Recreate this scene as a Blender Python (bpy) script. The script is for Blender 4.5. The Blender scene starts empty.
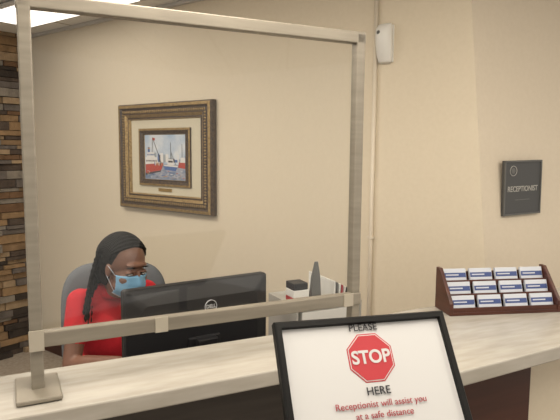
import bpy, bmesh, math, random
import numpy as np
from mathutils import Matrix, Vector
random.seed(4)
S=bpy.context.scene
S.view_settings.view_transform='Standard'
col=S.collection

# ---------------------------------------------------------------- materials
def mat(name,c,rough=.6,metal=0,emit=0,spec=None):
    m=bpy.data.materials.new(name); m.use_nodes=True
    b=m.node_tree.nodes['Principled BSDF']
    b.inputs['Base Color'].default_value=(*c,1); b.inputs['Roughness'].default_value=rough
    b.inputs['Metallic'].default_value=metal
    if spec is not None: b.inputs['Specular IOR Level'].default_value=spec
    if emit:
        b.inputs['Emission Color'].default_value=(*c,1); b.inputs['Emission Strength'].default_value=emit
    return m
def noisy(name,c1,c2,scale=(5,5,5),rough=.6,bump=0,detail=4,rot=0,metal=0,nscale=1,dist=.01,spec=None):
    m=mat(name,c1,rough,metal,spec=spec); nt=m.node_tree; N=nt.nodes; L=nt.links; b=N['Principled BSDF']
    tc=N.new('ShaderNodeTexCoord'); mp=N.new('ShaderNodeMapping'); mp.inputs['Scale'].default_value=scale
    mp0=N.new('ShaderNodeMapping'); mp0.inputs['Rotation'].default_value=(0,0,rot)
    no=N.new('ShaderNodeTexNoise'); no.inputs['Scale'].default_value=nscale; no.inputs['Detail'].default_value=detail
    cr=N.new('ShaderNodeValToRGB'); cr.color_ramp.elements[0].color=(*c1,1); cr.color_ramp.elements[1].color=(*c2,1)
    cr.color_ramp.elements[0].position=.32; cr.color_ramp.elements[1].position=.68
    L.new(tc.outputs['Object'],mp0.inputs[0]); L.new(mp0.outputs[0],mp.inputs[0]); L.new(mp.outputs[0],no.inputs['Vector']); L.new(no.outputs['Fac'],cr.inputs[0]); L.new(cr.outputs[0],b.inputs['Base Color'])
    if bump:
        bp=N.new('ShaderNodeBump'); bp.inputs['Strength'].default_value=bump; bp.inputs['Distance'].default_value=dist
        L.new(no.outputs['Fac'],bp.inputs['Height']); L.new(bp.outputs[0],b.inputs['Normal'])
    return m
D_ANG=math.atan2(.442,.897)
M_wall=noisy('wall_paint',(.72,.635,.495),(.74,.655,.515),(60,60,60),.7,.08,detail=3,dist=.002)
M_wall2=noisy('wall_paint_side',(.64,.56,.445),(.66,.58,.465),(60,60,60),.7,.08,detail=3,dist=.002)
M_floor=noisy('floor_carpet',(.30,.25,.20),(.38,.33,.27),(40,40,40),.95,.3)
M_counter=noisy('counter_laminate',(.40,.375,.33),(.49,.465,.42),(8,40,40),.22,0,detail=6,rot=-D_ANG)
M_cedge=noisy('counter_edge',(.38,.35,.30),(.46,.43,.38),(8,40,40),.30,0,detail=6,rot=-D_ANG)
M_panel=noisy('desk_front_laminate',(.040,.032,.028),(.06,.05,.042),(4,4,40),.45,0)
M_cherry=noisy('cherry_wood',(.040,.013,.010),(.065,.022,.015),(3,3,30),.35,0)
M_holder=noisy('mahogany',(.050,.014,.009),(.09,.026,.015),(8,8,60),.35,0)
M_frame=noisy('brushed_metal_frame',(.23,.205,.165),(.29,.26,.21),(6,6,60),.42,.03,metal=.25)
M_tape=mat('tape',(.42,.38,.31),.4)
M_black=mat('black_plastic',(.010,.010,.012),.5)
M_blackg=mat('black_gloss',(.008,.008,.009),.15)
M_sblack=mat('sign_frame_black',(.006,.006,.006),.5,spec=.25)
M_grey=mat('grey_plastic',(.12,.12,.115),.5)
M_lgrey=mat('light_grey_plastic',(.40,.39,.36),.5)
M_logo=mat('logo_silver',(.55,.56,.58),.4)
M_white=mat('white_plastic',(.80,.79,.75),.4)
M_conduit=mat('painted_conduit',(.72,.645,.53),.45)
M_paper=mat('paper',(.72,.71,.68),.8)
M_signpaper=mat('sign_paper',(.54,.54,.54),.6)
M_red=mat('sign_red',(.42,.03,.04),.5)
M_redtext=mat('sign_red_text',(.33,.04,.05),.6)
M_ink=mat('ink',(.02,.02,.025),.6)
M_chair=noisy('chair_fabric',(.10,.11,.125),(.145,.155,.17),(250,250,250),.9,.2)
M_shirt=noisy('red_polo',(.42,.008,.018),(.54,.014,.026),(30,30,30),.85,.12,dist=.01)
M_skin=noisy('skin',(.15,.070,.045),(.19,.09,.057),(20,20,20),.5,.03)
M_skin_d=mat('lips',(.18,.06,.05),.5)
M_pants=mat('dark_trousers',(.02,.02,.028),.9)
M_shoe=mat('shoe_leather',(.015,.013,.012),.4)
M_hair=noisy('black_hair',(.002,.0018,.0017),(.005,.0045,.004),(60,60,60),.6,.3,spec=.18)
M_mask=mat('surgical_mask_blue',(.18,.38,.58),.8)
M_maskw=mat('mask_trim_white',(.55,.62,.7),.8)
M_eye=mat('eye_white',(.6,.57,.52),.3); M_iris=mat('iris',(.02,.01,.008),.2)
M_gold=noisy('antique_gold',(.22,.14,.05),(.42,.29,.12),(80,80,80),.4,.5,metal=.4,dist=.004)
M_dkwood=noisy('dark_moulding',(.028,.016,.010),(.09,.052,.022),(60,60,60),.4,.5,dist=.004)
M_mat=mat('picture_mat',(.62,.57,.44),.8)
M_plate=mat('brass_plate',(.45,.30,.10),.35,.6)
M_desk=noisy('desk_laminate',(.16,.12,.09),(.22,.17,.13),(3,40,40),.4,rot=-D_ANG)
M_signplate=mat('sign_plate_dark',(.065,.065,.066),.5)
M_signlt=mat('sign_lettering',(.42,.41,.38),.5)
M_card=mat('business_card',(.55,.58,.64),.5); M_cardb=mat('card_blue_print',(.04,.07,.22),.5)
M_tbar=mat('ceiling_tbar',(.55,.53,.50),.5)

# ---------------------------------------------------------------- mesh builder
I4=Matrix.Identity(4)
class MB:
    def __init__(s,name,M=I4):
        s.name=name; s.bm=bmesh.new(); s.mats=[]; s.M=M
    def mi(s,m):
        if m not in s.mats: s.mats.append(m)
        return s.mats.index(m)
    def tag(s,verts,m,smooth):
        i=s.mi(m); fs=set()
        for v in verts:
            for f in v.link_faces: fs.add(f)
        for f in fs: f.material_index=i; f.smooth=smooth
    def box(s,c,d,m,R=I4):
        r=bmesh.ops.create_cube(s.bm,size=1,matrix=s.M@Matrix.Translation(c)@R@Matrix.Diagonal((*d,1)))
        s.tag(r['verts'],m,False)
    def cyl(s,p0,p1,r0,r1,m,seg=20,smooth=True):
        p0=Vector(p0);p1=Vector(p1);d=p1-p0
        q=d.to_track_quat('Z','Y').to_matrix().to_4x4()
        r=bmesh.ops.create_cone(s.bm,cap_ends=True,segments=seg,radius1=r0,radius2=r1,depth=d.length,matrix=s.M@Matrix.Translation((p0+p1)/2)@q)
        s.tag(r['verts'],m,smooth)
        for v in r['verts']:
            for f in v.link_faces:
                if len(f.verts)>4: f.smooth=False
    def sph(s,c,r,m,R=I4,u=24,v=16):
        if not hasattr(r,'__len__'): r=(r,r,r)
        k=bmesh.ops.create_uvsphere(s.bm,u_segments=u,v_segments=v,radius=1,matrix=s.M@Matrix.Translation(c)@R@Matrix.Diagonal((*r,1)))
        s.tag(k['verts'],m,True)
    def face(s,pts,m,smooth=False):
        vs=[s.bm.verts.new(s.M@Vector(p)) for p in pts]
        f=s.bm.faces.new(vs); f.material_index=s.mi(m); f.smooth=smooth
    def prism(s,pts,z0,z1,m,mside=None):
        a=[s.bm.verts.new(s.M@Vector((p[0],p[1],z0))) for p in pts]
        b=[s.bm.verts.new(s.M@Vector((p[0],p[1],z1))) for p in pts]
        i=s.mi(m); j=s.mi(mside or m)
        s.bm.faces.new(a[::-1]).material_index=i; s.bm.faces.new(b).material_index=i
        n=len(pts)
        for k in range(n): s.bm.faces.new((a[k],a[(k+1)%n],b[(k+1)%n],b[k])).material_index=j
    def loft(s,rings,m,smooth=True,cap=True,mlist=None,closed=True):
        R=[[s.bm.verts.new(s.M@Vector(p)) for p in r] for r in rings]
        n=len(R[0])
        for a in range(len(R)-1):
            i=s.mi(mlist[a] if mlist else m)
            for k in range(n if closed else n-1):
                f=s.bm.faces.new((R[a][k],R[a][(k+1)%n],R[a+1][(k+1)%n],R[a+1][k])); f.material_index=i; f.smooth=smooth
        if cap:
            for r,mm in ((R[0],mlist[0] if mlist else m),(R[-1],mlist[-1] if mlist else m)):
                f=s.bm.faces.new(r); f.material_index=s.mi(mm)
    def tube(s,path,rad,m,seg=8):
        path=[Vector(p) for p in path]; rings=[]
        prev=None
        for i,p in enumerate(path):
            t=(path[min(i+1,len(path)-1)]-path[max(i-1,0)]).normalized()
            if prev is None:
                prev=t.orthogonal().normalized()
            prev=(prev-t*prev.dot(t)).normalized(); b=t.cross(prev)
            r=rad[i] if hasattr(rad,'__len__') else rad
            rings.append([p+prev*r*math.cos(2*math.pi*k/seg)+b*r*math.sin(2*math.pi*k/seg) for k in range(seg)])
        s.loft(rings,m)
    def finish(s,parent=None,bevel=0,seg=2,recalc=True):
        if recalc: bmesh.ops.recalc_face_normals(s.bm,faces=s.bm.faces)
        me=bpy.data.meshes.new(s.name); s.bm.to_mesh(me); s.bm.free()
        for m in s.mats: me.materials.append(m)
        o=bpy.data.objects.new(s.name,me); col.objects.link(o)
        if bevel:
            b=o.modifiers.new('bev','BEVEL'); b.width=bevel; b.segments=seg; b.limit_method='ANGLE'; b.angle_limit=.6
        if parent: setp(o,parent)
        return o
def empty(name,loc):
    e=bpy.data.objects.new(name,None); e.empty_display_size=.1; e.location=loc; col.objects.link(e); return e
def setp(o,e):
    o.parent=e; o.matrix_parent_inverse=Matrix.Translation(-Vector(e.location))
def frame_mat(o,x,z=(0,0,1)):
    x=Vector(x).normalized(); z=Vector(z); y=z.cross(x).normalized(); z=x.cross(y).normalized()
    return Matrix(((x.x,y.x,z.x,o[0]),(x.y,y.y,z.y,o[1]),(x.z,y.z,z.z,o[2]),(0,0,0,1)))
def text(name,body,size,M,m,parent,depth=.0004,align='CENTER',bold=0,sx=1):
    c=bpy.data.curves.new(name,'FONT'); c.body=body; c.size=size; c.align_x=align; c.align_y='CENTER'; c.extrude=depth; c.offset=bold
    o=bpy.data.objects.new(name+'_tmp',c); col.objects.link(o)
    bpy.context.view_layer.update()
    me=bpy.data.meshes.new_from_object(o.evaluated_get(bpy.context.evaluated_depsgraph_get()))
    bpy.data.objects.remove(o)
    me.transform(M@Matrix.Diagonal((sx,1,1,1))); me.materials.clear(); me.materials.append(m)
    t=bpy.data.objects.new(name,me); col.objects.link(t)
    if parent: setp(t,parent)
    return t
TXT=Matrix.Rotation(math.pi/2,4,'X')   # text standing in local XZ plane, facing -Y

# counter frame: s along, a away from camera
A0=Vector((-.526,1.176,0)); Dv=Vector((.897,.442,0)).normalized(); Bv=Vector((-Dv.y,Dv.x,0))
MC=Matrix(((Dv.x,Bv.x,0,A0.x),(Dv.y,Bv.y,0,A0.y),(0,0,1,0),(0,0,0,1)))

# ---------------------------------------------------------------- room
HC=2.45
wd=Vector((-.793,.609,0))
def bw(X): return 3.30-.768*(X+.513)
cornerT=(.742,bw(.742)); cornerB=(.93,bw(.93))
lc=(-1.923,4.383)
wn=Vector((.609,.793,0))
b=MB('wall_back')
o=.12
b.loft([[(lc[0],lc[1],0),(lc[0]+o*wn.x,lc[1]+o*wn.y,0),(lc[0]+o*wn.x,lc[1]+o*wn.y,HC),(lc[0],lc[1],HC)],
        [(cornerB[0],cornerB[1],0),(cornerB[0]+o*wn.x,cornerB[1]+o*wn.y,0),(cornerT[0]+o*wn.x,cornerT[1]+o*wn.y,HC),(cornerT[0],cornerT[1],HC)]],M_wall,smooth=False)
b.finish()
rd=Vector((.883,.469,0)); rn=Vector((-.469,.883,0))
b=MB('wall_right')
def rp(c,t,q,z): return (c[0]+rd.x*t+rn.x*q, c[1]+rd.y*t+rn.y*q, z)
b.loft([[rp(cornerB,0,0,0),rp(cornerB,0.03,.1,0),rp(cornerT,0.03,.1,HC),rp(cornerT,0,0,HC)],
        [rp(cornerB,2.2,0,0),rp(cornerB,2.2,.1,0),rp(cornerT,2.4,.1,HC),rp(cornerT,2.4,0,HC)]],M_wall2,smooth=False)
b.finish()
b=MB('floor'); b.box((-.3,1.6,-.025),(8,8,.05),M_floor); b.finish()
# ceiling tiles
mc=mat('ceiling_tile',(.66,.64,.60),.9); nt=mc.node_tree
tc=nt.nodes.new('ShaderNodeTexCoord'); mp=nt.nodes.new('ShaderNodeMapping'); mp.inputs['Rotation'].default_value=(0,0,math.atan2(.609,.793))
br=nt.nodes.new('ShaderNodeTexBrick'); br.offset=0; br.inputs['Scale'].default_value=1; br.inputs['Brick Width'].default_value=.6; br.inputs['Row Height'].default_value=.6
br.inputs['Mortar Size'].default_value=.012; br.inputs['Color1'].default_value=(.84,.83,.80,1); br.inputs['Color2'].default_value=(.81,.80,.77,1); br.inputs['Mortar'].default_value=(.50,.45,.38,1)
nt.links.new(tc.outputs['Object'],mp.inputs[0]); nt.links.new(mp.outputs[0],br.inputs['Vector']); nt.links.new(br.outputs['Color'],nt.nodes['Principled BSDF'].inputs['Base Color'])
b=MB('ceiling'); b.box((-.3,1.6,HC+.025),(8,8,.05),mc); b.finish()
b=MB('trim_1',frame_mat((lc[0],lc[1],0),-wd)); Lw=(Vector(cornerT)-Vector(lc)).length
b.box((Lw/2,-.012,HC-.012),(Lw,.024,.02),M_tbar); b.finish()
b=MB('baseboard_back',frame_mat((lc[0],lc[1],0),-wd)); b.box((Lw/2,-.008,.05),(Lw,.016,.1),M_cherry); b.finish(bevel=.003)
# stone wall
sdir=Vector((-.609,-.793,0))
MS=frame_mat((lc[0],lc[1],0),sdir)
b=MB('wall_left',MS)
stone=bpy.data.materials.new('ledger_stone'); stone.use_nodes=True; nt=stone.node_tree; bs=nt.nodes['Principled BSDF']; bs.inputs['Roughness'].default_value=.85
at=nt.nodes.new('ShaderNodeAttribute'); at.attribute_name='rnd'; cr=nt.nodes.new('ShaderNodeValToRGB')
cols=[(.06,.045,.035),(.34,.22,.12),(.20,.17,.15),(.50,.36,.22),(.12,.088,.068),(.34,.30,.25),(.24,.135,.07),(.42,.27,.14)]
cr.color_ramp.interpolation='CONSTANT'
while len(cr.color_ramp.elements)<len(cols): cr.color_ramp.elements.new(.5)
for i,e in enumerate(cr.color_ramp.elements): e.position=i/len(cols); e.color=(*cols[i],1)
no=nt.nodes.new('ShaderNodeTexNoise'); no.inputs['Scale'].default_value=25; no.inputs['Detail'].default_value=6
mx=nt.nodes.new('ShaderNodeMix'); mx.data_type='RGBA'; mx.blend_type='MULTIPLY'; mx.inputs[0].default_value=.75
bp=nt.nodes.new('ShaderNodeBump'); bp.inputs['Strength'].default_value=1; bp.inputs['Distance'].default_value=.02
nt.links.new(at.outputs['Fac'],cr.inputs[0]); nt.links.new(cr.outputs[0],mx.inputs[6]); nt.links.new(no.outputs['Fac'],mx.inputs[7]); nt.links.new(mx.outputs[2],bs.inputs['Base Color'])
nt.links.new(no.outputs['Fac'],bp.inputs['Height']); nt.links.new(bp.outputs[0],bs.inputs['Normal'])
rnds=[]
b.box((1.2,-.06,HC/2),(2.4,.10,HC),stone); rnds+= [0.01]*6
z=0
while z<HC-.005:
    h=min(random.choice([.03,.04,.05,.065]),HC-z); x=0
    while x<2.4:
        l=min(random.uniform(.08,.3),2.4-x+.001); dp=random.uniform(.008,.05)
        b.box((x+l/2,-.012+dp/2,z+h/2),(l-.005,dp,h-.005),stone); rnds+=[random.random()*.999]*6
        x+=l
    z+=h
st=b.finish(recalc=False)
a=st.data.attributes.new('rnd','FLOAT','FACE'); a.data.foreach_set('value',rnds[:len(st.data.polygons)])

# conduit and wall sensor
MW=frame_mat((lc[0],lc[1],0),-wd)   # x along back wall to the right, -y into room
def wx(X,Y): return (Vector((X,Y,0))-Vector((lc[0],lc[1],0))).dot(-wd)
px_=wx(.4285,2.577)
b=MB('wall_conduit',MW); b.cyl((px_,-.011,.02),(px_,-.011,HC-.03),.010,.010,M_conduit,14)
for z in (.5,1.2,2.3): b.box((px_,-.012,z),(.030,.018,.010),M_conduit)
b.finish()
sx_=wx(.468,bw(.468))
b=MB('motion_sensor',MW)
prof=[(-.086,.012,.6),(-.080,.03,.8),(-.05,.044,.95),(-.01,.056,1),(.03,.064,1),(.06,.058,1),(.080,.040,.85),(.087,.018,.65)]
rings=[]
for z,d,wsc in prof:
    rings.append([(sx_+.038*wsc*math.cos(t),-d/2-d/2*math.sin(t),2.070+z) for t in [2*math.pi*k/28 for k in range(28)]])
b.loft(rings,M_white); b.sph((sx_-.012,-.058,2.113),(.009,.006,.009),M_grey)
b.box((sx_,-.004,2.070),(.070,.008,.16),M_white); b.finish(bevel=.001)

# ---------------------------------------------------------------- wall picture
pcx,pcy=-.692,3.437
pe=empty('framed_picture',(pcx,pcy,1.55))
MP=frame_mat((pcx-.609*.004,pcy-.793*.004,1.55),-wd)
def rect(hw,hh,d): return [(-hw,-d,-hh),(hw,-d,-hh),(hw,-d,hh),(-hw,-d,hh)]
b=MB('moulding',MP)
b.loft([rect(.42,.328,0),rect(.42,.328,.03),rect(.412,.32,.042),rect(.395,.303,.045),rect(.385,.293,.034),rect(.352,.262,.040),rect(.335,.245,.028),rect(.325,.235,.030),rect(.315,.228,.014)],
       M_gold,smooth=False,cap=False,mlist=[M_dkwood,M_dkwood,M_gold,M_dkwood,M_dkwood,M_gold,M_dkwood,M_gold])
b.box((0,-.002,0),(.83,.004,.64),M_dkwood)
# beaded ornament running round the moulding
for k in range(44):
    x=-.365+.73*k/43
    for z in (.2775,-.2775): b.sph((x,-.039,z),(.006,.004,.010),M_gold,u=8,v=6)
for k in range(32):
    z=-.26+.52*k/31
    for x in (.3685,-.3685): b.sph((x,-.039,z),(.010,.004,.006),M_gold,u=8,v=6)
b.box((0,-.010,0),(.635,.008,.46),M_mat); b.finish(pe)
b=MB('inner_frame',MP)
b.loft([rect(.232,.176,.012),rect(.232,.176,.026),rect(.220,.163,.028),rect(.195,.145,.018),rect(.186,.138,.020),rect(.183,.135,.0145)],M_dkwood,smooth=False,cap=False,
       mlist=[M_dkwood,M_gold,M_dkwood,M_dkwood,M_gold]); b.finish(pe)
pic=noisy('painting_sky',(.36,.47,.62),(.66,.69,.72),(9,9,9),.5); pic2=noisy('painting_sea',(.12,.19,.32),(.42,.42,.46),(14,14,40),.5)
b=MB('painting',MP); b.box((0,-.0155,.03),(.37,.002,.22),pic); b.box((0,-.0157,-.09),(.37,.002,.095),pic2)
def pm_(n,c): return mat(n,c,.5)
prd=pm_('paint_red',(.44,.07,.05)); pwh=pm_('paint_white',(.70,.69,.68)); pbl=pm_('paint_blue',(.08,.15,.36)); por=pm_('paint_ochre',(.50,.28,.12)); pdk=pm_('paint_dark',(.07,.06,.07)); pgr=pm_('paint_grey',(.34,.38,.42))
def pf(pts,m,d=.0175): b.face([(x,-d,z) for x,z in pts],m)
rr_=random.Random(9)
x=-.18
while x<.18:
    w_=rr_.uniform(.010,.028); h_=rr_.uniform(.01,.06); pf([(x,-.03),(min(x+w_,.182),-.03),(min(x+w_,.182),-.03+h_),(x,-.03+h_)],rr_.choice([pgr,pwh,por,pgr,pbl,pdk]),.0168); x+=w_
# working ship at the quay
pf([(-.178,-.10),(-.03,-.078),(-.010,-.035),(-.178,-.045)],prd); pf([(-.178,-.100),(-.03,-.079),(-.035,-.088),(-.178,-.112)],pdk,.0179)
pf([(-.178,-.045),(-.06,-.038),(-.07,.0),(-.178,.0)],pwh,.0178); pf([(-.165,.0),(-.09,.0),(-.095,.03),(-.16,.03)],pwh,.0179)
for k in range(6): pf([(-.16+.012*k,.010),(-.153+.012*k,.010),(-.153+.012*k,.020),(-.16+.012*k,.020)],pbl,.0183)
for k in range(8): pf([(-.17+.013*k,-.028),(-.163+.013*k,-.028),(-.163+.013*k,-.018),(-.17+.013*k,-.018)],pdk,.0183)
pf([(-.155,.03),(-.135,.03),(-.137,.062),(-.153,.062)],pbl,.0182); pf([(-.155,.05),(-.135,.05),(-.1355,.058),(-.1545,.058)],por,.0184)
pf([(-.115,.03),(-.111,.03),(-.107,.12),(-.110,.12)],pdk,.0185); pf([(-.11,.118),(-.03,-.036),(-.027,-.034),(-.107,.122)],pdk,.0184)
pf([(-.107,.12),(-.085,.116),(-.086,.102),(-.107,.105)],prd,.0187)
# smaller boats
pf([(.0,-.075),(.10,-.082),(.12,-.050),(-.010,-.045)],pbl,.018); pf([(.0,-.053),(.117,-.058),(.12,-.050),(-.010,-.045)],pwh,.0184)
pf([(.025,-.045),(.085,-.048),(.078,-.012),(.03,-.010)],pwh,.0181); pf([(.035,-.03),(.075,-.031),(.075,-.020),(.035,-.019)],pdk,.0186)
pf([(.056,-.012),(.060,-.012),(.058,.09),(.055,.09)],pdk,.0185); pf([(.060,.03),(.10,-.045),(.103,-.043),(.061,.034)],pdk,.0183)
pf([(.12,-.06),(.182,-.066),(.182,-.03),(.128,-.028)],prd,.0179); pf([(.14,-.03),(.182,-.03),(.182,.0),(.145,.0)],pwh,.0180); pf([(.155,.0),(.159,.0),(.158,.08),(.155,.08)],pdk,.0185)
for k in range(40):
    cx=rr_.uniform(-.175,.160); cz_=rr_.uniform(-.130,-.085); l=rr_.uniform(.008,.030)
    pf([(cx,cz_),(min(cx+l,.18),cz_+.001),(min(cx+l*.8,.18),cz_+.004),(cx+.002,cz_+.003)],rr_.choice([pwh,prd,pgr,pbl,pbl,por,pdk]),.0186+.0001*(k%5))
for k in range(8):
    cx=-.09+.011*k+rr_.uniform(-.003,.003)
    pf([(cx-.003,-.050),(cx+.003,-.050),(cx+.002,-.028),(cx-.002,-.028)],rr_.choice([pwh,pbl,pdk,por]),.0192)
b.finish(pe,recalc=False)
b=MB('name_plate',MP); b.box((.0,-.016,-.200),(.12,.004,.02),M_plate); b.finish(pe,bevel=.001)

# ---------------------------------------------------------------- reception sign on right wall
t_=.222; zs=1.450
cz=cornerB[0]+(cornerT[0]-cornerB[0])*zs/HC; cc=(cz,bw(cz))
pos=Vector(rp(cc,t_,0,zs)); se=empty('receptionist_wall_sign',pos)
lean=Matrix.Rotation(math.radians(-1.2),4,'Y')
MR=frame_mat(pos-rn*.014,rd)@lean
b=MB('plate',MR); b.box((0,0,0),(.228,.012,.230),M_signplate)
for dx,dz,w,h in ((0,.111,.228,.006),(0,-.111,.228,.006),(-.111,0,.006,.230),(.111,0,.006,.230)): b.box((dx,-.008,dz),(w,.006,h),M_grey)
b.finish(se,bevel=.001)
text('lettering','RECEPTIONIST',.032,MR@Matrix.Translation((0,-.0075,-.005))@TXT,M_signlt,se,bold=.0004,sx=.88)
text('lettering_braille','. . . . . . . . .',.02,MR@Matrix.Translation((0,-.0075,-.045))@TXT,M_signlt,se)
b=MB('seal',MR)
for k in range(20):
    a1=2*math.pi*k/20
    b.box((-.06+.020*math.cos(a1),-.007,.072+.020*math.sin(a1)),(.007,.002,.002),M_lgrey,Matrix.Rotation(-a1-math.pi/2,4,'Y'))
b.sph((-.06,-.006,.072),(.012,.002,.012),M_grey); b.finish(se)

# ---------------------------------------------------------------- counter
ce=empty('reception_counter',MC@Vector((.6,0,1.05)))
b=MB('countertop',MC)
pts=[(-1.0,-.115),(.78,-.110),(.83,-.28),(.91,-.312),(1.59,-.275),(2.1,-.27),(2.1,.17),(1.2,.17),(.75,.13),(-1.0,.13)]
b.prism(pts,1.03,1.07,M_counter,M_cedge); b.finish(ce,bevel=.004)
b=MB('front_panel',MC)
b.box((-.1,.01,.515),(1.8,.04,1.03),M_panel); b.box((-.1,.01,.05),(1.8,.07,.1),M_black)
b.finish(ce,bevel=.002)
b=MB('pedestal',MC); b.box((1.05,-.10,.515),(.47,.24,1.03),M_cherry); b.box((1.05,-.10,.05),(.48,.26,.1),M_black); b.finish(ce,bevel=.003)
b=MB('wall_half',MC); b.box((1.70,-.06,.514),(.80,.14,1.028),M_wall); b.finish()
b=MB('work_desk',MC); b.box((.1,.46,.705),(2.0,.80,.03),M_desk)
b.box((-.88,.46,.345),(.03,.76,.69),M_desk); b.box((1.08,.46,.345),(.03,.76,.69),M_desk); b.finish(bevel=.002)

# ---------------------------------------------------------------- sneeze guard
L=.817
ge=empty('sneeze_guard',MC@Vector((L/2,0,1.07)))
b=MB('guard_frame',MC)
for s in (0,L): b.box((s,0,1.0705+.42),(.026,.028,.838),M_frame)
b.box((L/2,0,1.898),(L+.03,.028,.030),M_frame)
b.box((L/2,-.006,1.19),(L+.03,.024,.034),M_frame)
for s in (0,L):
    b.box((s,0.0,1.077),(.09,.14,.010),M_frame)
    b.box((s,0.025,1.095),(.024,.03,.03),M_frame)
b.finish(ge,bevel=.003)
b=MB('tape_patches',MC)
for s,w in ((.27,.03),(.79,.03)): b.box((s,-.019,1.19),(w,.002,.0355),M_tape)
b.box((.0,-.019,1.19),(.03,.003,.045),M_tape); b.finish(ge)
pm=bpy.data.materials.new('clear_acrylic'); pm.use_nodes=True; nt=pm.node_tree; nt.nodes.clear()
ou=nt.nodes.new('ShaderNodeOutputMaterial'); mx=nt.nodes.new('ShaderNodeMixShader'); tr=nt.nodes.new('ShaderNodeBsdfTransparent'); gl=nt.nodes.new('ShaderNodeBsdfGlossy'); gl.inputs['Roughness'].default_value=.03
tr.inputs[0].default_value=(.985,.988,.985,1); mx.inputs[0].default_value=.035
nt.links.new(tr.outputs[0],mx.inputs[1]); nt.links.new(gl.outputs[0],mx.inputs[2]); nt.links.new(mx.outputs[0],ou.inputs[0])
b=MB('acrylic_pane',MC); b.box((L/2,.004,1.544),(L-.026,.004,.68),pm); b.finish(ge)

# ---------------------------------------------------------------- monitor
mh=Vector((.835,.551,0)); mcn=(-.258,1.766,1.180)
MM=frame_mat(mcn,mh); me_=empty('computer_monitor',mcn)
def rrect(hw,hh,r,y,cz=0,n=6):
    out=[]
    for cx,cz_,a0 in ((hw-r,hh-r,0),(-hw+r,hh-r,90),(-hw+r,-hh+r,180),(hw-r,-hh+r,270)):
        for k in range(n+1):
            a1=math.radians(a0+90*k/n); out.append((cx+r*math.cos(a1),y,cz+cz_+r*math.sin(a1)))
    return out
b=MB('housing',MM)
b.loft([rrect(.250,.155,.010,.018,-.155),rrect(.250,.155,.010,-.006,-.155),rrect(.246,.151,.014,-.012,-.155),rrect(.21,.12,.02,-.028,-.16),rrect(.20,.11,.02,-.032,-.16)],M_black,smooth=False)
b.box((0,.0185,-.155),(.475,.002,.28),M_blackg)
b.finish(me_,bevel=.001)
b=MB('stand',MM)
b.box((0,-.045,-.305),(.07,.03,.265),M_black,Matrix.Rotation(.05,4,'X'))
b.box((0,-.036,-.22),(.11,.012,.10),M_black)
b.box((0,-.01,-.4505),(.24,.17,.018),M_black); b.finish(me_,bevel=.004)
b=MB('vents',MM)
for k in range(14): b.box((-.13+.02*k,-.0325,-.255),(.012,.002,.004),M_grey)
b.finish(me_)
b=MB('logo_ring',MM)
n=32; cx,cz_=.025,-.080
b.loft([[(cx+r*math.cos(2*math.pi*k/n),-y,cz_+r*math.sin(2*math.pi*k/n)) for k in range(n)] for r,y in ((.0215,.030),(.0215,.0345),(.0195,.0345),(.0195,.030))],M_logo,cap=False); b.finish(me_)
text('logo_text','DELL',.0165,MM@Matrix.Translation((cx,-.0335,cz_))@TXT,M_logo,me_,bold=.0004,sx=.9)

# keyboard
kc=(-.45,2.0,.72); MK=frame_mat(kc,mh)
b=MB('keyboard',MK); b.box((0,0,.009),(.43,.135,.016),M_black)
for r in range(5):
    for c in range(20): b.box((-.2+.021*c,-.048+.024*r,.0195),(.017,.019,.006),M_black)
b.finish(bevel=.001)

# ---------------------------------------------------------------- desktop organizer
MO=frame_mat((.125,1.965,.72),Dv); oe=empty('desk_file_organizer',(.125,1.965,.72))
b=MB('shelf_unit',MO)
for x in (-.125,.125): b.box((x,0,.18),(.008,.22,.36),M_lgrey)
for z in (.004,.09,.18,.27,.356): b.box((0,0,z),(.25,.22,.008),M_lgrey)
b.box((0,.108,.18),(.25,.005,.36),M_lgrey)
for z,h in ((.012,.05),(.098,.055),(.19,.06),(.278,.06)): b.box((0,-.005,z+h/2),(.21,.2,h),M_paper)
b.finish(oe,bevel=.001)
b=MB('papers_and_folders',MO)
for k in range(9):
    m=[M_paper,M_grey,M_paper,M_redtext,M_paper,M_black,M_paper,M_lgrey,M_paper][k]
    b.box((.030+.010*k,.0,.36+.036-.003*k),(.0055,.18,.068-.005*k),m,Matrix.Rotation(.03*k,4,'Y'))
b.finish(oe)
b=MB('booklet',MO)
b.box((-.085,-.03,.369),(.06,.06,.018),M_red); b.box((-.085,-.03,.391),(.06,.06,.026),M_paper); b.box((-.087,-.03,.416),(.055,.06,.024),M_black); b.finish(oe,bevel=.002)
b=MB('divider_fin',MO)
b.loft([[(-.04,-.05,.36),(0.0,-.05,.36),(0.0,-.03,.36),(-.04,-.03,.36)],[(-.034,-.05,.44),(-.004,-.05,.44),(-.004,-.034,.44),(-.034,-.034,.44)],[(-.024,-.045,.495),(-.012,-.045,.495),(-.012,-.04,.495),(-.024,-.04,.495)]],M_grey,smooth=False)
b.finish(oe,bevel=.001)

# ---------------------------------------------------------------- business card holder
P=Vector((.557,1.762,1.07)); hd=Vector((.988,.153,0)); MH=frame_mat(P,hd); he=empty('business_card_holder',P)
W=.380
b=MB('rack',MH)
for x in (0,W):
    b.loft([[(x-.006,0,0),(x-.006,.115,0),(x-.006,.115,.140),(x-.006,.09,.140),(x-.006,0,.04)],
            [(x+.006,0,0),(x+.006,.115,0),(x+.006,.115,.140),(x+.006,.09,.140),(x+.006,0,.04)]],M_holder,smooth=False)
b.box((W/2,.058,.005),(W,.115,.01),M_holder); b.box((W/2,.112,.063),(W,.008,.118),M_holder)
rows=((.012,.010),(.045,.048),(.078,.086))
for y,z in rows:
    b.box((W/2,y+.014,z-.002),(W-.01,.034,.006),M_holder)
    b.box((W/2,y-.006,z+.006),(W-.01,.005,.018),M_holder)
b.finish(he,bevel=.0015)
b=MB('cards',MH)
tilt=Matrix.Rotation(-.35,4,'X')
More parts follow.
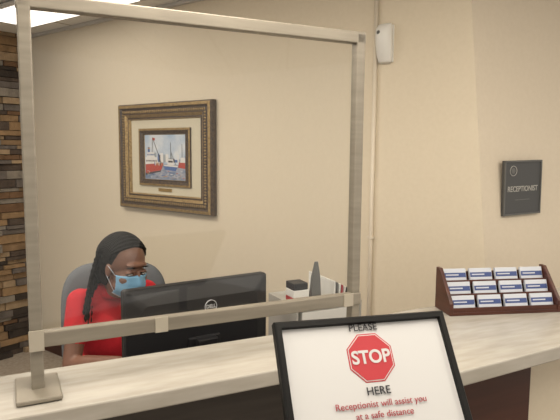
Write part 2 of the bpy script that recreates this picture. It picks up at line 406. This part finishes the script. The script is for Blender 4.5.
for y,z in rows:
    for k in range(4):
        x=.050+.0935*k
        b.box((x,y+.016,z+.026),(.080,.010,.046),M_card,tilt)
        b.box((x,y+.0122,z+.028),(.078,.0015,.016),M_cardb,tilt)
        b.box((x-.01,y+.0112,z+.029),(.045,.0015,.004),M_card,tilt)
b.finish(he)

# ---------------------------------------------------------------- stop sign on stand
TL=Vector((-.010,.895,1.317)); aa=.255; th=.60
hx=Vector((math.cos(aa),math.sin(aa),0)).normalized(); up=Vector((-math.sin(th)*math.sin(aa),math.sin(th)*math.cos(aa),math.cos(th)))
MG=frame_mat(TL,hx,up); ne=empty('stop_sign_stand',TL)
w,h=.309,.26
b=MB('sign_frame',MG)
b.loft([[(x,y,z) for x,z in ((i,-i),(w-i,-i),(w-i,-h+i),(i,-h+i))] for i,y in ((0,.012),(0,-.004),(.003,-.008),(.011,-.008),(.013,-.001))],M_sblack,smooth=False,cap=False)
b.box((w/2,.008,-h/2),(w-.004,.008,h-.004),M_sblack); b.box((w/2,.001,-h/2),(w-.022,.004,h-.022),M_signpaper); b.finish(ne)
b=MB('octagon',MG)
ox,oz=.157,-.070
for r,y,m in ((.0430,-.0016,M_red),(.0410,-.0020,M_signpaper),(.0395,-.0024,M_red)):
    pts=[(ox+r*math.cos(math.pi/8+k*math.pi/4),oz+r*math.sin(math.pi/8+k*math.pi/4)) for k in range(8)]
    b.loft([[(x,y+.0005,z) for x,z in pts],[(x,y,z) for x,z in pts]],m,smooth=False)
b.finish(ne)
def st(n,body,size,x,z,m,bold=0,sx=1): text(n,body,size,MG@Matrix.Translation((x,-.0030,z))@TXT,m,ne,bold=bold,sx=sx,depth=.0003)
st('text_stop','STOP',.030,ox,oz,M_signpaper,.0008,.95)
st('text_please','PLEASE',.0165,ox-.004,-.0195,M_ink,.0001)
st('text_here','HERE',.018,ox+.001,-.124,M_ink,.0001)
st('text_line_1','Receptionist will assist you',.0145,ox+.002,-.1435,M_redtext,0)
st('text_line_2','at a safe distance',.0145,ox+.004,-.160,M_redtext,0)
st('text_line_3','Thank you',.0145,ox,-.183,M_redtext,0)
b=MB('stand_pole')
c0=MG@Vector((w/2,.016,-h*.55)); base=Vector((c0.x,c0.y+.03,0))
b.cyl((base.x,base.y,.02),(base.x,base.y,c0.z-.02),.014,.014,M_black); b.cyl((base.x,base.y,c0.z-.025),c0,.012,.012,M_black)
b.cyl((base.x,base.y,0),(base.x,base.y,.02),.16,.15,M_black,40); b.finish(ne)

# ---------------------------------------------------------------- office chair
cx_=Vector((.968,.25,0))
MCh=frame_mat((-.745,2.46,0),cx_)    # local: x to image right, -y = facing
che=empty('office_chair',(-.745,2.46,0))
def sup(hw,hh,n,e=4.5):
    out=[]
    for k in range(n):
        t=2*math.pi*k/n; c,s_=math.cos(t),math.sin(t)
        out.append((hw*math.copysign(abs(c)**(2/e),c),hh*math.copysign(abs(s_)**(2/e),s_)))
    return out
b=MB('backrest',MCh)
rings=[]
for sc,y in ((.3,-.045),(.7,-.043),(.90,-.036),(.97,-.02),(1,0),(.98,.02),(.9,.03),(.5,.034)):
    r=[]
    for x,z in sup(.25,.30,48,4):
        X=x*sc if sc<.9 else x-(1-sc)*.235*np.sign(x); Z=z*sc if sc<.9 else z-(1-sc)*.235*np.sign(z)
        r.append((X,.245+y-.9*X*X+.10*(Z),.748+Z))
    rings.append(r)
b.loft(rings,M_chair); b.finish(che)
b=MB('seat',MCh)
rings=[]
for sc,z in ((.3,.445),(.8,.445),(.95,.435),(1,.41),(.97,.385),(.5,.375)):
    rings.append([(x*sc,y*sc-.01,z) for x,y in sup(.245,.235,48,4)])
b.loft(rings,M_chair); b.finish(che)
b=MB('base',MCh)
b.cyl((0,0,.10),(0,0,.38),.028,.025,M_black); b.box((0,0,.365),(.2,.2,.03),M_black)
b.tube([(0,.1,.36),(0,.24,.36),(0,.30,.42),(0,.30,.6)],.018,M_black)
for k in range(5):
    t=2*math.pi*k/5+.3; e=(.29*math.cos(t),.29*math.sin(t))
    b.cyl((0,0,.10),(e[0],e[1],.075),.026,.016,M_black)
    b.cyl((e[0]-.015*math.sin(t),e[1]+.015*math.cos(t),.028),(e[0]+.015*math.sin(t),e[1]-.015*math.cos(t),.028),.028,.028,M_black)
    b.cyl((e[0],e[1],.03),(e[0],e[1],.08),.008,.008,M_black)
b.finish(che)

# ---------------------------------------------------------------- person
we=empty('receptionist_woman',(-.755,2.43,.5))
def remesh(name,bmx,voxel,smooth_it=6,fac=.5):
    me=bpy.data.meshes.new(name); bmx.to_mesh(me); bmx.free()
    o=bpy.data.objects.new(name+'_tmp',me); col.objects.link(o)
    r=o.modifiers.new('r','REMESH'); r.mode='VOXEL'; r.voxel_size=voxel
    s_=o.modifiers.new('s','SMOOTH'); s_.iterations=smooth_it; s_.factor=fac
    bpy.context.view_layer.update()
    m2=bpy.data.meshes.new_from_object(o.evaluated_get(bpy.context.evaluated_depsgraph_get()))
    bpy.data.objects.remove(o); m2.name=name
    for p in m2.polygons: p.use_smooth=True
    m2.materials.clear()
    return m2
F2=Vector((.6,-.8,0)); R2=Vector((-.8,-.6,0)); T0=Vector((-.755,2.43,0))
def T(l,f,z): return T0+R2*l+F2*f+Vector((0,0,z))
bb=MB('b'); segs=[]
def cap(p0,r0,p1,r1,tag):
    p0=Vector(p0);p1=Vector(p1)
    bb.cyl(p0,p1,r0,r1,M_skin,16); bb.sph(p0,r0,M_skin,u=16,v=10); bb.sph(p1,r1,M_skin,u=16,v=10)
    segs.append((p0,r0,p1,r1,tag))
Rt=Matrix(((-R2.x,F2.x,0,0),(-R2.y,F2.y,0,0),(0,0,1,0),(0,0,0,1)))
def ell(c,r,tag):
    bb.sph(c,r,M_skin,Rt,32,20); k=max(r[0]-r[1],0); ax=R2*k; segs.append((Vector(c)-ax,r[1],Vector(c)+ax,r[1],tag))
NK=Vector((-.660,2.300,1.06))
ell(T(0,-.01,.555),(.17,.12,.105),'pants')
ell(T(0,.0,.66),(.148,.108,.13),'shirt')
ell(T(0,.025,.79),(.145,.105,.14),'shirt')
ell(T(0,.05,.90),(.150,.092,.10),'shirt')
cap(T(.12,.06,.960),.052,T(-.12,.06,.960),.052,'shirt')
for sgn in (1,-1): cap(T(.065*sgn,.105,.86),.055,T(.07*sgn,.07,.84),.06,'shirt')
cap(T(.06,.065,.99),.04,T(-.06,.065,.99),.04,'shirt')
cap(T(0,.07,.99),.050,NK,.048,'skin')
def arm(sh,el,wr,hdir,side):
    sh,el,wr=map(Vector,(sh,el,wr)); m=sh.lerp(el,.56)
    cap(sh,.056,m,.050,'shirt'); cap(m,.041,el,.036,'skin')
    m2=el.lerp(wr,.35); cap(el,.036,m2,.037,'skin'); cap(m2,.037,wr,.024,'skin')
    d=Vector(hdir).normalized(); lat=d.cross(Vector((0,0,1))).normalized()*side  # toward thumb
    z=Vector((0,0,1))
    for q in (-.028,-.010,.010,.027):
        cap(wr+d*.012+lat*q*.5,.014,wr+d*.080+lat*q+z*.004,.0115,'skin')
    for q,l in ((-.032,.056),(-.011,.070),(.011,.075),(.031,.068)):
        p=wr+d*.082+lat*q+z*.003; sp=(d+lat*q*2.0).normalized()
        p1=p+sp*l*.45+z*.004; p2=p1+sp*l*.33-z*.010; p3=p2+sp*l*.2-z*.014
        cap(p,.0092,p1,.0088,'skin'); cap(p1,.0088,p2,.0080,'skin'); cap(p2,.0080,p3,.0068,'skin')
    p=wr+d*.025+lat*.022-z*.004; p1=p+d*.028+lat*.026-z*.004; p2=p1+d*.028+lat*.008-z*.006
    cap(p,.013,p1,.0105,'skin'); cap(p1,.0105,p2,.0085,'skin')
arm(T(.145,.06,.960),(-.835,2.175,.73),(-.615,2.075,.785),(.80,-.55,-.05),-1)
arm(T(-.145,.06,.960),(-.495,2.40,.73),(-.44,2.165,.785),(.15,-.98,-.05),1)
for sg in (1,-1):
    cap(T(.085*sg,0,.535),.082,T(.11*sg,.40,.53),.060,'pants')
    cap(T(.11*sg,.40,.53),.058,T(.11*sg,.37,.28),.050,'pants'); cap(T(.11*sg,.37,.28),.050,T(.11*sg,.36,.10),.038,'pants')
    cap(T(.11*sg,.35,.042),.040,T(.115*sg,.50,.032),.031,'shoe'); cap(T(.11*sg,.36,.10),.035,T(.11*sg,.36,.05),.038,'shoe')
mbody=remesh('body',bb.bm,.0048,5,.5)
n=len(mbody.polygons); C=np.zeros(n*3); mbody.polygons.foreach_get('center',C); C=C.reshape(-1,3)
best=np.full(n,1e9); tagi=np.zeros(n,int); names={'skin':0,'shirt':1,'pants':2,'shoe':3}
for p0,r0,p1,r1,tg in segs:
    p0=np.array(p0);p1=np.array(p1);d=p1-p0; L2=max(d@d,1e-9)
    t=np.clip(((C-p0)@d)/L2,0,1); dist=np.linalg.norm(C-(p0+t[:,None]*d),axis=1)-(r0+(r1-r0)*t)
    k=dist<best; best[k]=dist[k]; tagi[k]=names[tg]
for m in (M_skin,M_shirt,M_pants,M_shoe): mbody.materials.append(m)
mbody.polygons.foreach_set('material_index',tagi.astype('int32'))
ob=bpy.data.objects.new('body',mbody); col.objects.link(ob); setp(ob,we)
# collar
b=MB('collar'); rings=[]
cc0=T(0,.075,1.010); axis=(NK-T(0,.07,1.0)).normalized()*.4+Vector((0,0,.9)); axis.normalize()
Mx=axis.to_track_quat('Z','Y').to_matrix().to_4x4()
for r,z in ((.062,-.012),(.060,.012),(.066,.014),(.084,-.016),(.080,-.020)):
    rings.append([cc0+(Mx@Vector((r*math.cos(2*math.pi*k/32),r*math.sin(2*math.pi*k/32),z))) for k in range(32)])
b.loft(rings,M_shirt,cap=False); b.finish(we)

# head
HCn=Vector((-.634,2.275,1.118))
hf=Vector((.71,-.70,-.20)).normalized(); 
hxv=hf.cross(Vector((.04,.0,1))).normalized(); hz=hxv.cross(hf).normalized()
MHd=Matrix(((hxv.x,hf.x,hz.x,HCn.x),(hxv.y,hf.y,hz.y,HCn.y),(hxv.z,hf.z,hz.z,HCn.z),(0,0,0,1)))
b=MB('h',MHd); m=M_skin
b.sph((0,-.015,.03),(.075,.095,.085),m,u=40,v=28); b.sph((0,.022,-.03),(.061,.070,.082),m,u=40,v=28)
b.sph((0,.050,-.092),(.03,.03,.022),m); b.sph((0,.078,.034),(.046,.018,.012),m)
for s_ in (1,-1):
    b.sph((s_*.036,.058,-.032),(.027,.028,.026),m); b.sph((s_*.045,.02,-.07),(.022,.04,.025),m)
    b.sph((s_*.075,-.008,-.012),(.009,.019,.030),m); b.sph((s_*.0115,.099,-.036),(.009,.010,.007),m)
    b.sph((s_*.031,.080,.002),(.0155,.0125,.0125),m)
b.cyl((0,.088,.012),(0,.107,-.030),.008,.011,m); b.sph((0,.105,-.032),(.012,.012,.010),m)
b.sph((0,.086,-.062),(.024,.012,.006),m); b.sph((0,.085,-.072),(.021,.012,.007),m)
b.cyl((0,-.02,-.05),(0,-.035,-.13),.048,.050,m,24)
mh_=remesh('head',b.bm,.0028,4,.5); mh_.materials.append(M_skin)
oh=bpy.data.objects.new('head',mh_); col.objects.link(oh); setp(oh,we)
b=MB('eyes',MHd)
for s_ in (1,-1):
    b.sph((s_*.031,.0835,-.001),(.0125,.0108,.0045),M_eye); b.sph((s_*.031,.0895,-.003),(.0048,.0052,.0038),M_iris)
    b.tube([(s_*(.031+.0155*u),.0935-.009*u*u,-.0005+.0042*(1-u*u)) for u in [q/6-1 for q in range(13)]],.0015,M_hair,6)
    b.tube([(s_*(.031+.020*u),.0985-.012*u*u-.003*u,.026+.005*(1-u*u)) for u in [q/6-1 for q in range(13)]],[.0012+.0016*(1-abs(q/6-1)) for q in range(13)],M_hair,6)
b.finish(we)
b=MB('lips',MHd); b.sph((0,.094,-.063),(.020,.005,.004),M_skin_d); b.sph((0,.093,-.071),(.018,.006,.005),M_skin_d); b.finish(we)
# mask
b=MB('face_mask',MHd); rings=[]; ml=[]
NZ=15
for i in range(NZ):
    t=i/(NZ-1); z=-.008-.108*t; r=[]
    for k in range(29):
        a_=math.radians(-72+144*k/28); x=.071*math.sin(a_)*(1-.10*max(0,(t-.6))/.4)
        bulge=.022*math.exp(-(x/.024)**2)*math.exp(-((t-.32)/.32)**2)
        y=.010+.084*math.cos(a_)**.85+.006*math.sin(math.pi*t)+bulge-.028*max(0,t-.65)/.35+ (.0018 if i%3==1 else -.0005)
        zz=z*(1-.22*(abs(math.sin(a_))**3)) -.010*(abs(math.sin(a_))**3)
        r.append((x,y,zz+.006*math.exp(-(x/.02)**2)*(1-t)))
    rings.append(r); ml.append(M_maskw if i==NZ-2 else M_mask)
b.loft(rings,M_mask,cap=False,mlist=ml,closed=False)
mo=b.finish(we,recalc=False); sm=mo.modifiers.new('so','SOLIDIFY'); sm.thickness=.0016; sm.offset=0
b=MB('mask_loops',MHd)
for s_ in (1,-1):
    for z0,z1 in ((-.020,.010),(-.085,-.035)): b.tube([(s_*.067,.036,z0),(s_*.074,.018,(z0+z1)/2),(s_*.081,-.002,z1),(s_*.080,-.014,z1*.8)],.0011,M_maskw,6)
b.finish(we)
# hair: cap with braids swept back, long braids hanging behind and over the shoulders
b=MB('hair',MHd)
b.sph((0,-.036,.040),(.084,.098,.086),M_hair,u=48,v=32)
b.sph((0,-.095,-.03),(.080,.052,.095),M_hair,u=32,v=20)
Minv=MHd.inverted().to_3x3(); dn=(Minv@Vector((0,0,-1))).normalized()
nb=38
for k in range(nb):
    ph=math.radians(-88+176*k/(nb-1)); sxn=math.sin(ph)
    path=[]; c=Vector((0,-.036,.040)); Ra,Rb,Rc=.086,.100,.087
    for q in range(16):
        th_=math.radians(38+ (200-38)*q/15); wd_=math.cos(ph)
        path.append(Vector((Ra*sxn*(1-.12*abs(math.sin(th_))), c.y+Rb*math.cos(th_)*max(wd_,.30)**.5, c.z+Rc*math.sin(th_)*max(wd_,.0)**.9)))
    last=path[-1]; Ln=random.uniform(.24,.32)
    jx=random.uniform(-.012,.012)
    for q in range(1,11):
        u=q/10
        out=.034*math.sin(min(u*1.6,1)*math.pi/2)
        path.append(last+dn*(Ln*u)+Vector((last.x*.45*u+jx*u+.030*sxn*u,-out*(1 if abs(sxn)<.8 else .6)+.02*u*u,0)))
    pp=[]
    for i in range(len(path)-1):
        for j in range(5): pp.append(path[i].lerp(path[i+1],j/5))
    rr=[.0068+.0016*math.sin(i*1.25) for i in range(len(pp))]
    rr[0]=.003; rr[-1]=.003; rr[-2]=.005
    b.tube(pp,rr,M_hair,7)
for k in range(20):
    x0=random.uniform(-.085,.085); p0=Vector((x0,-.115,-.01)); Ln=random.uniform(.16,.25)
    pp=[p0+dn*(Ln*i/30)+Vector((x0*.45*i/30,-.016*math.sin(i/30*3),0)) for i in range(31)]
    b.tube(pp,[.008+.0016*math.sin(i*1.3) for i in range(31)],M_hair,7)
b.finish(we)

# ---------------------------------------------------------------- lights
lm=mat('troffer_diffuser',(1,.91,.78),.5,emit=13.5)
lm2=mat('troffer_diffuser_dim',(1,.94,.86),.5,emit=1.8)
def troffer(x,y,w,d,m=lm):
    b=MB('ceiling_light',Matrix.Translation((x,y,HC-.02))@Matrix.Rotation(-.655,4,'Z'))
    b.box((0,0,.0),(w,d,.02),M_tbar); b.box((0,0,-.012),(w-.05,d-.05,.006),m); b.finish()
troffer(-1.5,2.3,1.2,.6)
troffer(.1,.9,1.2,.6)
troffer(-1.9,.3,1.2,.6)
troffer(1.9,.9,1.2,.6)
troffer(-1.35,3.42,1.2,.4,lm2)
w=bpy.data.worlds.new('World'); S.world=w; w.use_nodes=True
w.node_tree.nodes['Background'].inputs[0].default_value=(1,.93,.83,1); w.node_tree.nodes['Background'].inputs[1].default_value=.72

# ---------------------------------------------------------------- camera
cam=bpy.data.cameras.new('camera'); cam.lens=36; cam.sensor_width=36; cam.clip_start=.02
co=bpy.data.objects.new('camera',cam); col.objects.link(co)
co.location=(0,0,1.6); p=math.atan(60/560)
co.rotation_euler=(Matrix.Rotation(math.pi/2-p,4,'X')@Matrix.Rotation(.008,4,'Z')).to_euler()
S.camera=co
